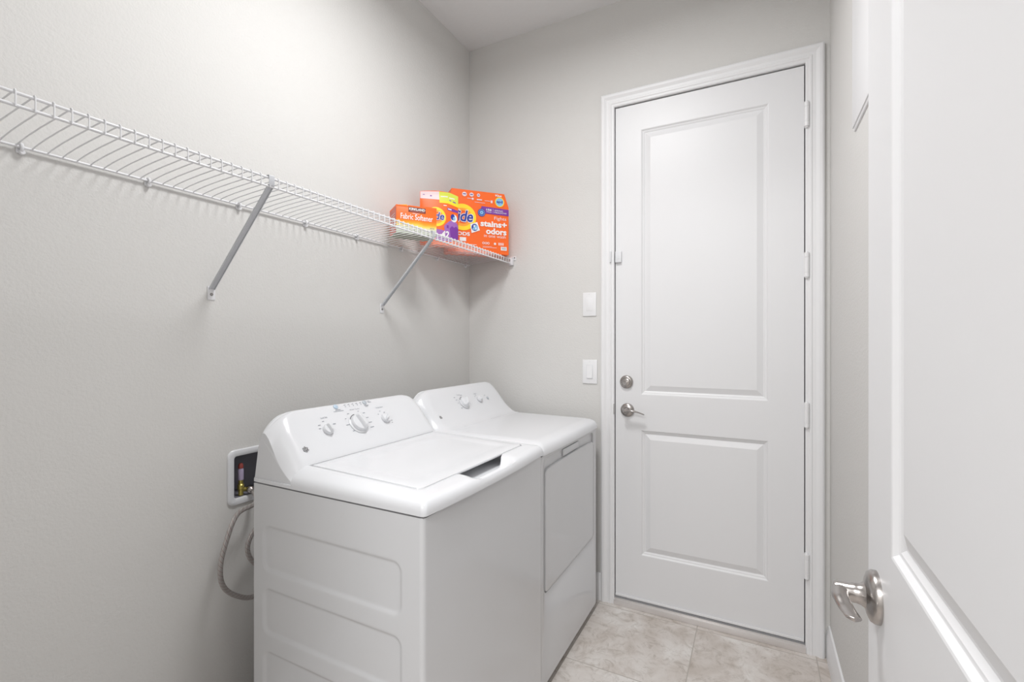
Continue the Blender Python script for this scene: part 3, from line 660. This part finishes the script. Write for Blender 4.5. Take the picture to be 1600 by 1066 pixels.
# ------------------------------------------------------------------ washer outlet box and hoses
t = empty('washer_outlet_box', (XL, 1.04, .87)); tag(t, 'white recessed plumbing outlet box in the left wall behind the washing machine', 'outlet box')
fl = []
O = (.909, 1.172, .780, .958)
for ins, x, r in ((0, .0, .022), (0, .003, .022), (.002, .0055, .021), (.008, .0065, .017), (.018, .0060, .010), (.0205, .0045, .009), (.022, .0, .008), (.0225, -.085, .008)):
    fl.append([(XL+x, p[0], p[1]) for p in rrect(O[0]+ins, O[1]-ins, O[2]+ins, O[3]-ins, r, 8, (8, 8))])
sub(MB().loft(fl[:7], False, False), 'frame', M['plastic'], t)
sub(MB().loft(fl[6:], False, True), 'box_recess', M['boxin'], t)
v = MB(); vx, vy = XL-.012, .962
v.lathe([(0, 0), (.0075, 0), (.0075, .018), (.0100, .020), (.0100, .034), (.0072, .037), (.0072, .050), (0, .050)], Matrix.Translation((vx, vy, .804)), 20)
v.tube([(vx, vy, .822), (vx+.002, vy+.020, .818)], .0075, 14)
vb = sub(v, 'valve_body', M['brass'], t)
MB().lathe([(0, 0), (.0085, 0), (.0085, .034), (.0065, .038), (0, .038)], Matrix.Translation((vx, vy, .854)), 20).build('valve_sleeve', M['valvelabel'], vb)
MB().lathe([(0, 0), (.0078, 0), (.0078, .010), (.005, .016), (0, .017)], Matrix.Translation((vx, vy, .892)), 20).build('valve_handle', M['valvered'], vb)
v = MB(); vy2 = 1.10
v.lathe([(0, 0), (.0075, 0), (.0075, .018), (.0100, .020), (.0100, .034), (.0072, .037), (.0072, .085), (0, .085)], Matrix.Translation((vx, vy2, .804)), 20)
sub(v, 'valve_body', M['brass'], t)
def uv_tube(o, npts, nr, length):
    me = o.data; uv = me.uv_layers.new(name='UVMap')
    for p in me.polygons:
        vs_ = list(p.vertices); js = [i % nr for i in vs_]
        wrap = (max(js)-min(js)) > nr//2
        for li, vi in zip(p.loop_indices, vs_):
            i, j_ = divmod(vi, nr); jj = j_+(nr if wrap and j_ < nr//2 else 0)
            uv.data[li].uv = (i/npts*length/.052, jj/nr)
def hose(pts, label, nut0, ndir):
    P = link_curve(pts, 10); nr = 14
    L = sum((P[i+1]-P[i]).length for i in range(len(P)-1))
    root = empty('water_hose', tuple(P[0])); tag(root, label, 'hose', 'washer water hoses')
    mb = MB().tube(P, .0072, nr, caps=False); o = mb.build('braided_tube', M['braid'], root); uv_tube(o, len(P), nr, L); o.location = -root.location
    nrm = Vector(ndir).normalized(); q = nrm.to_track_quat('Z', 'Y').to_matrix().to_4x4()
    nt_ = MB().lathe([(0, -.010), (.0105, -.010), (.0120, -.008), (.0120, .004), (.0100, .007), (.0085, .015), (0, .015)], Matrix.Translation(nut0) @ q, 6+10).build('hose_nut', M['nickel'], root); nt_.location = -root.location
hose([(XL+.006, .984, .818), (XL+.030, .984, .806), (XL+.055, .965, .785), (-1.43, .905, .770), (-1.425, .866, .696), (-1.42, .847, .628), (-1.42, .858, .568), (-1.415, .898, .524), (-1.40, .945, .506), (-1.38, 1.03, .53), (-1.36, 1.10, .60), (-1.33, 1.12, .66), (-1.293, 1.12, .68)],
     'grey braided water hose looping below the outlet box, the longer front loop', (XL+.004, .984, .819), (1, .0, -.35))
hose([(XL+.010, 1.10, .815), (XL+.045, 1.09, .80), (-1.42, 1.03, .76), (-1.42, .96, .71), (-1.42, .932, .66), (-1.41, .945, .61), (-1.39, .99, .58), (-1.35, 1.05, .60), (-1.32, 1.06, .63), (-1.293, 1.06, .64)],
     'grey braided water hose mostly hidden behind the washing machine, the inner loop', (XL+.004, 1.10, .817), (1, 0, -.3))

# ------------------------------------------------------------------ boxes and pouch on the shelf
DK = SZ+.0070
def face_m(): return Matrix(((1, 0, 0, 0), (0, 0, -1, 0), (0, 1, 0, 0), (0, 0, 0, 1)))      # x right, y up, z out of the front (-y)
FM = face_m()
def pr(t, name, m, items, lift):
    mb = MB()
    for k, it in enumerate(items):
        l = lift+.00004*k
        if it[0] == 'T': text_mb(mb, it[1], it[2], it[3], it[4], it[5], FM, bold=it[6] if len(it) > 6 else 0, shear=it[7] if len(it) > 7 else 0, lift=l, gap=it[8] if len(it) > 8 else 1)
        elif it[0] == 'P': flat(mb, it[1], FM, l)
        elif it[0] == 'R': ring(mb, it[1], it[2], it[3], it[4], FM, l, sy=it[5] if len(it) > 5 else 1)
    return mb.build(name, M[m], t, smooth=0)
def off_poly(u0, u1, v0, v1, sl=0): return [(u0, v0), (u1, v0+sl), (u1, v1+sl), (u0, v1)]
# --- large pods carton
a = R(41.4); Rt_ = (-1.178, 2.235); wB = .331
t = empty('detergent_box', (Rt_[0]-wB*math.sin(a), Rt_[1]-wB*math.cos(a), DK), R(90)-a)
tag(t, 'large orange carton of laundry pods with a white slogan in the shelf corner', 'detergent box')
dB = .105; zs, zt = .2535, .3245
bx = MB()
def oct_loop(y, ins=0): return [(0+ins, y, ins*.5), (wB-ins, y, ins*.5), (wB-ins, y, zs), (wB-.025-ins, y, zt-ins*.5), (.018+ins, y, zt-ins*.5), (0+ins, y, zs)]
bx.loft([oct_loop(.0015, .0015), oct_loop(.003), oct_loop(dB-.002), oct_loop(dB, .0015)]); cb = bx.build('carton', M['orange'], t, smooth=20)
pr(t, 'logo_rings', 'yellow', [('R', .0760, .1803, .050, .0720, .95), ], .0002)
pr(t, 'logo_orange_ring', 'ltorange', [('R', .0760, .1803, .036, .050, .95)], .0003)
pr(t, 'logo_outline', 'white', [('T', 'Tide', .0055, .1535, .1345, .2190, .050, .20, .95)], .0010)
pr(t, 'logo_lettering', 'navy', [('T', 'Tide', .0085, .1570, .1315, .2155, .022, .20, .95)], .0014)
pr(t, 'pods_lettering', 'white', [('T', 'PODS', .030, .0850, .1143, .1040, .03), ('P', rect_pts(.060, .0937, .0560, .0760)), ('P', rect_pts(.070, .150, .0400, .0425))], .0006)
for w_ in (('T', 'Fights', .2484, .1765, .3156, .1985, -.004), ('T', 'stains+', .1716, .1415, .3190, .1720, .035), ('T', 'odors', .2025, .1030, .3170, .1360, .035), ('T', 'in one wash', .1916, .0865, .3125, .1020, -.004)):
    pr(t, 'slogan_line', 'white', [w_], .0006)
bl = pr(t, 'small_print', 'white', [('T', '92ct', .2530, .3055, .2900, .3165, .03), ('R', .1880, .0545, .0040, .0062), ('R', .2020, .0545, .0040, .0062), ('R', .2150, .0545, .0040, .0062), ('P', disc_pts(.2520, .0545, .006)), ('P', rect_pts(.272, .276, .048, .062)), ('P', rect_pts(.280, .284, .048, .062)), ('P', rect_pts(.288, .292, .048, .062)), ('P', rect_pts(.296, .300, .048, .062)),
    ('P', rect_pts(.184, .262, .0320, .0335)), ('P', rect_pts(.184, .235, .0370, .0380)), ('P', rect_pts(.2850, .3180, .0220, .0410))], .0006)
pr(t, 'barcode', 'print', [('P', rect_pts(.291+.0035*k, .2925+.0035*k, .0260, .0380)) for k in range(7)], .0016)
pr(t, 'icon_discs', 'pinkwhite', [('P', disc_pts(.0849, .3000, .0125, .0115)), ('P', disc_pts(.1232, .3010, .0115, .0105)), ('P', disc_pts(.1608, .3020, .0090)), ('P', rect_pts(.100, .122, .279, .2815)), ('P', disc_pts(.1290, .2800, .006)), ('P', rect_pts(.152, .180, .276, .282)), ('P', rect_pts(.195, .225, .276, .2785)), ('P', rect_pts(.228, .238, .268, .282)), ('P', rect_pts(.140, .196, .2630, .2650))], .0006)
pr(t, 'icon_bands', 'navy', [('P', rect_pts(.077, .093, .299, .303)), ('P', rect_pts(.116, .130, .300, .304)), ('P', rect_pts(.156, .166, .301, .304))], .0014)
pr(t, 'badge_ring', 'yellow', [('R', .2780, .2780, .0215, .0260)], .0006)
pr(t, 'badge_disc', 'ltblue', [('P', disc_pts(.2780, .2780, .0215))], .0004)
pr(t, 'badge_lettering', 'navy', [('T', 'apd', .2610, .2690, .2950, .2870, .02)], .0012)
pr(t, 'purple_banner', 'purple', [('P', [(.165, .2113), (.3300, .2080), (.3300, .2420), (.1789, .2470)])], .0006)
pr(t, 'banner_lettering', 'white', [('T', '156', .2036, .2265, .2330, .2370, .03), ('T', 'PACS', .2050, .2175, .2320, .2225, .02), ('P', rect_pts(.2405, .2414, .215, .239)), ('T', 'SPRING', .2484, .2270, .2960, .2345, .0), ('T', 'MEADOW', .2484, .2165, .3175, .2235, .0)], .0012)
pr(t, 'flower_disc', 'navy', [('P', disc_pts(.1778, .2129, .0205))], .0014)
pr(t, 'flower_mark', 'ltblue', [('R', .1778, .2129, .0150, .0170)]+[('P', disc_pts(.1778+.0065*math.cos(R(q)), .2129+.0065*math.sin(R(q)), .0042, n=14)) for q in range(0, 360, 60)], .0018)
pd = pr(t, 'pod_picture', 'white', [('P', [(.1161, .1468), (.1536, .1605), (.1680, .1186), (.1232, .1010)])], .0018)
pr(t, 'pod_swirl', 'navy', [('P', disc_pts(.1395, .1315, .0170, .0185))], .0022)
pr(t, 'pod_swirl_light', 'ltblue', [('P', disc_pts(.1440, .1310, .0115, .0135)), ('P', disc_pts(.1340, .1230, .0060))], .0026)
pr(t, 'pod_glint', 'white', [('P', disc_pts(.1370, .1385, .0038, .006)), ('P', disc_pts(.146, .126, .003, .006))], .0030)

# --- resealable pouch
t = empty('detergent_pouch', (-1.409, 1.782, DK), R(50))
tag(t, 'orange and purple detergent pouch between the low softener box and the large carton', 'detergent pouch')
wG = .189
def top_z(u): return .2556+.0115*math.sin(math.pi*u/wG*.9)
NU, NV = 26, 26; fv = []; ff = []
def bulge(u, v):
    s = math.sin(math.pi*u)**.55 if 0 < u < 1 else 0
    return s*(.030*(1-v)**.7+.002)+.0010
for side in (-1, 1):
    base = len(fv)
    for j_ in range(NV+1):
        for i in range(NU+1):
            u, v = i/NU, j_/NV; z = v*top_z(u*wG); fv.append((u*wG, .026+side*bulge(u, min(1, v*1.10)), z+.0006))
    for j_ in range(NV):
        for i in range(NU): q = base+j_*(NU+1)+i; ff.append((q, q+1, q+NU+2, q+NU+1))
n1 = (NU+1)*(NV+1)
for i in range(NU): ff.append((i, i+1, n1+i+1, n1+i)); q = NV*(NU+1)+i; ff.append((q, q+1, n1+q+1, n1+q))
for j_ in range(NV):
    q = j_*(NU+1); ff.append((q, q+NU+1, n1+q+NU+1, n1+q)); q += NU; ff.append((q, q+NU+1, n1+q+NU+1, n1+q))
pm = MB(); pm.add(fv, ff); pouch = pm.build('pouch', M['orange'], t, smooth=60)
def gz(u, v, l):   # point on the pouch front
    z = v; vv = v/top_z(u); return (u, .026-bulge(min(max(u/wG, 0), 1), min(1, vv*1.10))-l, z+.0006)
def pprint(name, m, polys, lift):
    mb = MB()
    for poly in polys:
        bm = bmesh.new(); vs_ = [bm.verts.new((p[0], 0, p[1])) for p in poly]; bm.faces.new(vs_)
        for k in range(1, 40):
            for co, no in (((.005*k, 0, 0), (1, 0, 0)), ((0, 0, .007*k), (0, 0, 1))):
                bmesh.ops.bisect_plane(bm, geom=bm.verts[:]+bm.edges[:]+bm.faces[:], plane_co=co, plane_no=no, dist=1e-7)
        for v_ in bm.verts: v_.co = Vector(gz(v_.co.x, v_.co.z, lift))
        mb.frombm(bm)
    return mb.build(name, M[m], t, smooth=60)
def ring_poly(cx, cy, r0, r1, n=36):
    out = []
    for k in range(n):
        a0, a1 = 2*math.pi*k/n, 2*math.pi*(k+1)/n
        out.append([(cx+r0*math.cos(a0), cy+r0*math.sin(a0)), (cx+r1*math.cos(a0), cy+r1*math.sin(a0)), (cx+r1*math.cos(a1), cy+r1*math.sin(a1)), (cx+r0*math.cos(a1), cy+r0*math.sin(a1))])
    return out
pprint('pale_top_strip', 'pinkwhite', [[(.001, .2215), (.0925, .2235), (.0925, .2640), (.045, .2600), (.001, .2545)]], .0006)
pprint('yellow_corner', 'lime', [[(.0925, .2090), (.1340, .2100), (.1884, .1960), (.1884, .2510), (.1441, .2650), (.0925, .2640)]], .0006)
pprint('yellow_band', 'yellow', [[(.0925, .2080), (.1340, .2090), (.1884, .1950), (.1884, .2080), (.1340, .2210), (.0925, .2200)]], .0009)
pprint('corner_lettering', 'cream', [[(.100, .238), (.135, .240), (.135, .246), (.100, .244)], [(.142, .236), (.170, .232), (.170, .238), (.142, .242)]], .0010)
pprint('strip_marks', 'purple', [[(.048, .236), (.056, .236), (.056, .242), (.048, .242)], [(.013, .240), (.022, .240), (.022, .243), (.013, .243)], [(.160, .218), (.175, .214), (.175, .219), (.160, .223)], [(.142, .224), (.152, .222), (.152, .226), (.142, .228)]], .0012)
pprint('logo_rings', 'yellow', ring_poly(.0750, .1370, .034, .0475), .0007)
pprint('logo_orange_ring', 'ltorange', ring_poly(.0750, .1370, .024, .034), .0008)
pprint('purple_bloom', 'lilac', [[(.118, .040), (.1884, .040), (.1884, .100), (.178, .118), (.160, .128), (.140, .122), (.122, .106), (.112, .094)]], .0008)
pprint('purple_blossom', 'purple', [[(.145, .035), (.1880, .035), (.1880, .088), (.176, .100), (.164, .092), (.152, .098), (.140, .085)], [(.125, .085), (.135, .085), (.135, .1), (.125, .1)]], .0011)
pprint('purple_label', 'purple', [[(.1300, .1770), (.1600, .1700), (.1880, .1680), (.1880, .1790), (.1600, .1850), (.1320, .1880)]], .0009)
pprint('label_lettering', 'white', [[(.134, .1795), (.152, .1765), (.152, .1815), (.134, .1845)], [(.112, .195), (.128, .196), (.128, .199), (.112, .199)]], .0012)
pprint('pod_picture', 'white', [disc_pts(.1640, .1380, .0170, .0190, 24)], .0013)
pprint('pod_swirl', 'navy', [disc_pts(.1580, .1430, .0115, .0150, 24)], .0016)
pprint('pod_swirl_light', 'ltblue', [disc_pts(.1650, .1370, .0070, .0095, 20)], .0019)
pprint('count_panel', 'lilac', [[(.070, .020), (.150, .020), (.150, .045), (.125, .070), (.070, .078)]], .0009)
def ptext(name, m, s, u0, v0, u1, v1, bold, shear, lift):
    tmp = MB(); text_mb(tmp, s, u0, v0, u1, v1, Matrix(), bold=bold, shear=shear); tmp.v = [gz(p[0], p[1], lift) for p in tmp.v]; tmp.build(name, M[m], t, smooth=0)
ptext('logo_outline', 'white', 'Tide', .0270, .1200, .1155, .1620, .05, .2, .0022)
ptext('logo_lettering', 'navy', 'Tide', .0290, .1225, .1135, .1595, .022, .2, .0026)
ptext('count_lettering', 'white', '42', .0950, .0350, .1350, .0700, .03, .2, .0026)

# --- fabric softener box
t = empty('softener_box', (-1.357, 1.549, DK), R(55))
tag(t, 'low orange and yellow softener sheet box, leftmost of the packages on the shelf', 'softener box')
wS, hS, dS = .1785, .1180, .118
b_ = MB(); b_.box(0, wS, 0, dS, 0, hS-.004, .0012)
bx = b_.build('carton', M['gradcard'], t, smooth=30)
sd = MB(); sd.add([(-.0004, .002, .002), (-.0004, dS-.002, .002), (-.0004, dS-.002, hS-.006), (-.0004, .002, hS-.006)], [(0, 1, 2, 3)]); sd.build('side_print', M['pinkside'], t, smooth=0)
sd = MB()
for k in range(7): sd.add([(-.0007, .025, .020+.011*k), (-.0007, .095, .020+.011*k), (-.0007, .095, .0235+.011*k), (-.0007, .025, .0235+.011*k)], [(0, 1, 2, 3)])
sd.build('side_lettering', M['pinkwhite'], t, smooth=0)
bt = MB(); bt.add([(.002, .002, -.0004), (wS-.002, .002, -.0004), (wS-.002, dS-.002, -.0004), (.002, dS-.002, -.0004)], [(0, 1, 2, 3)]); bt.build('bottom_print', M['sagegrey'], t, smooth=0)
# torn-open top: rim strips and a raised flap
fl_ = MB(); fl_.box(0, .050, -.0004, .0012, hS-.005, hS+.0015); fl_.box(.128, wS, -.0004, .0012, hS-.005, hS+.0070); fl_.box(0, .0015, 0, dS, hS-.005, hS+.0010); fl_.box(.050, .128, .0002, .0014, hS-.005, hS+.0045)
fl_.build('rim', M['orange'], t, smooth=0)
fp = MB(); fp.add([(.012, .050, hS-.004), (.055, .020, hS-.004), (.055, .032, hS+.016), (.012, .062, hS+.018), (.012, .0515, hS-.004), (.055, .0215, hS-.004), (.055, .0335, hS+.016), (.012, .0635, hS+.018)], [(0, 1, 2, 3), (4, 5, 6, 7), (0, 1, 5, 4), (1, 2, 6, 5), (2, 3, 7, 6), (3, 0, 4, 7)])
fp.build('top_flap', M['ltorange'], t, smooth=0)
pr(t, 'brand_label', 'maroon', [('P', rect_pts(.0525, .1285, .0945, .1160))], .0012)
pr(t, 'brand_lettering', 'white', [('T', 'KIRKLAND', .0555, .1025, .1255, .1130, .035)], .0018)
pr(t, 'brand_rule', 'pinkside', [('P', rect_pts(.058, .123, .0975, .0995))], .0018)
pr(t, 'product_lettering', 'white', [('T', 'Fabric Softener', .0185, .0615, .1610, .0860, .012), ('T', 'ultimate', .0700, .0875, .1000, .0925, .0)], .0012)
pr(t, 'foot_lettering', 'sagegrey', [('P', rect_pts(.150, .154, .030, .036)), ('P', rect_pts(.157, .160, .030, .036)), ('P', rect_pts(.163, .167, .030, .036))]+[('P', rect_pts(.02+.017*k, .03+.017*k, .016, .019)) for k in range(8)], .0012)
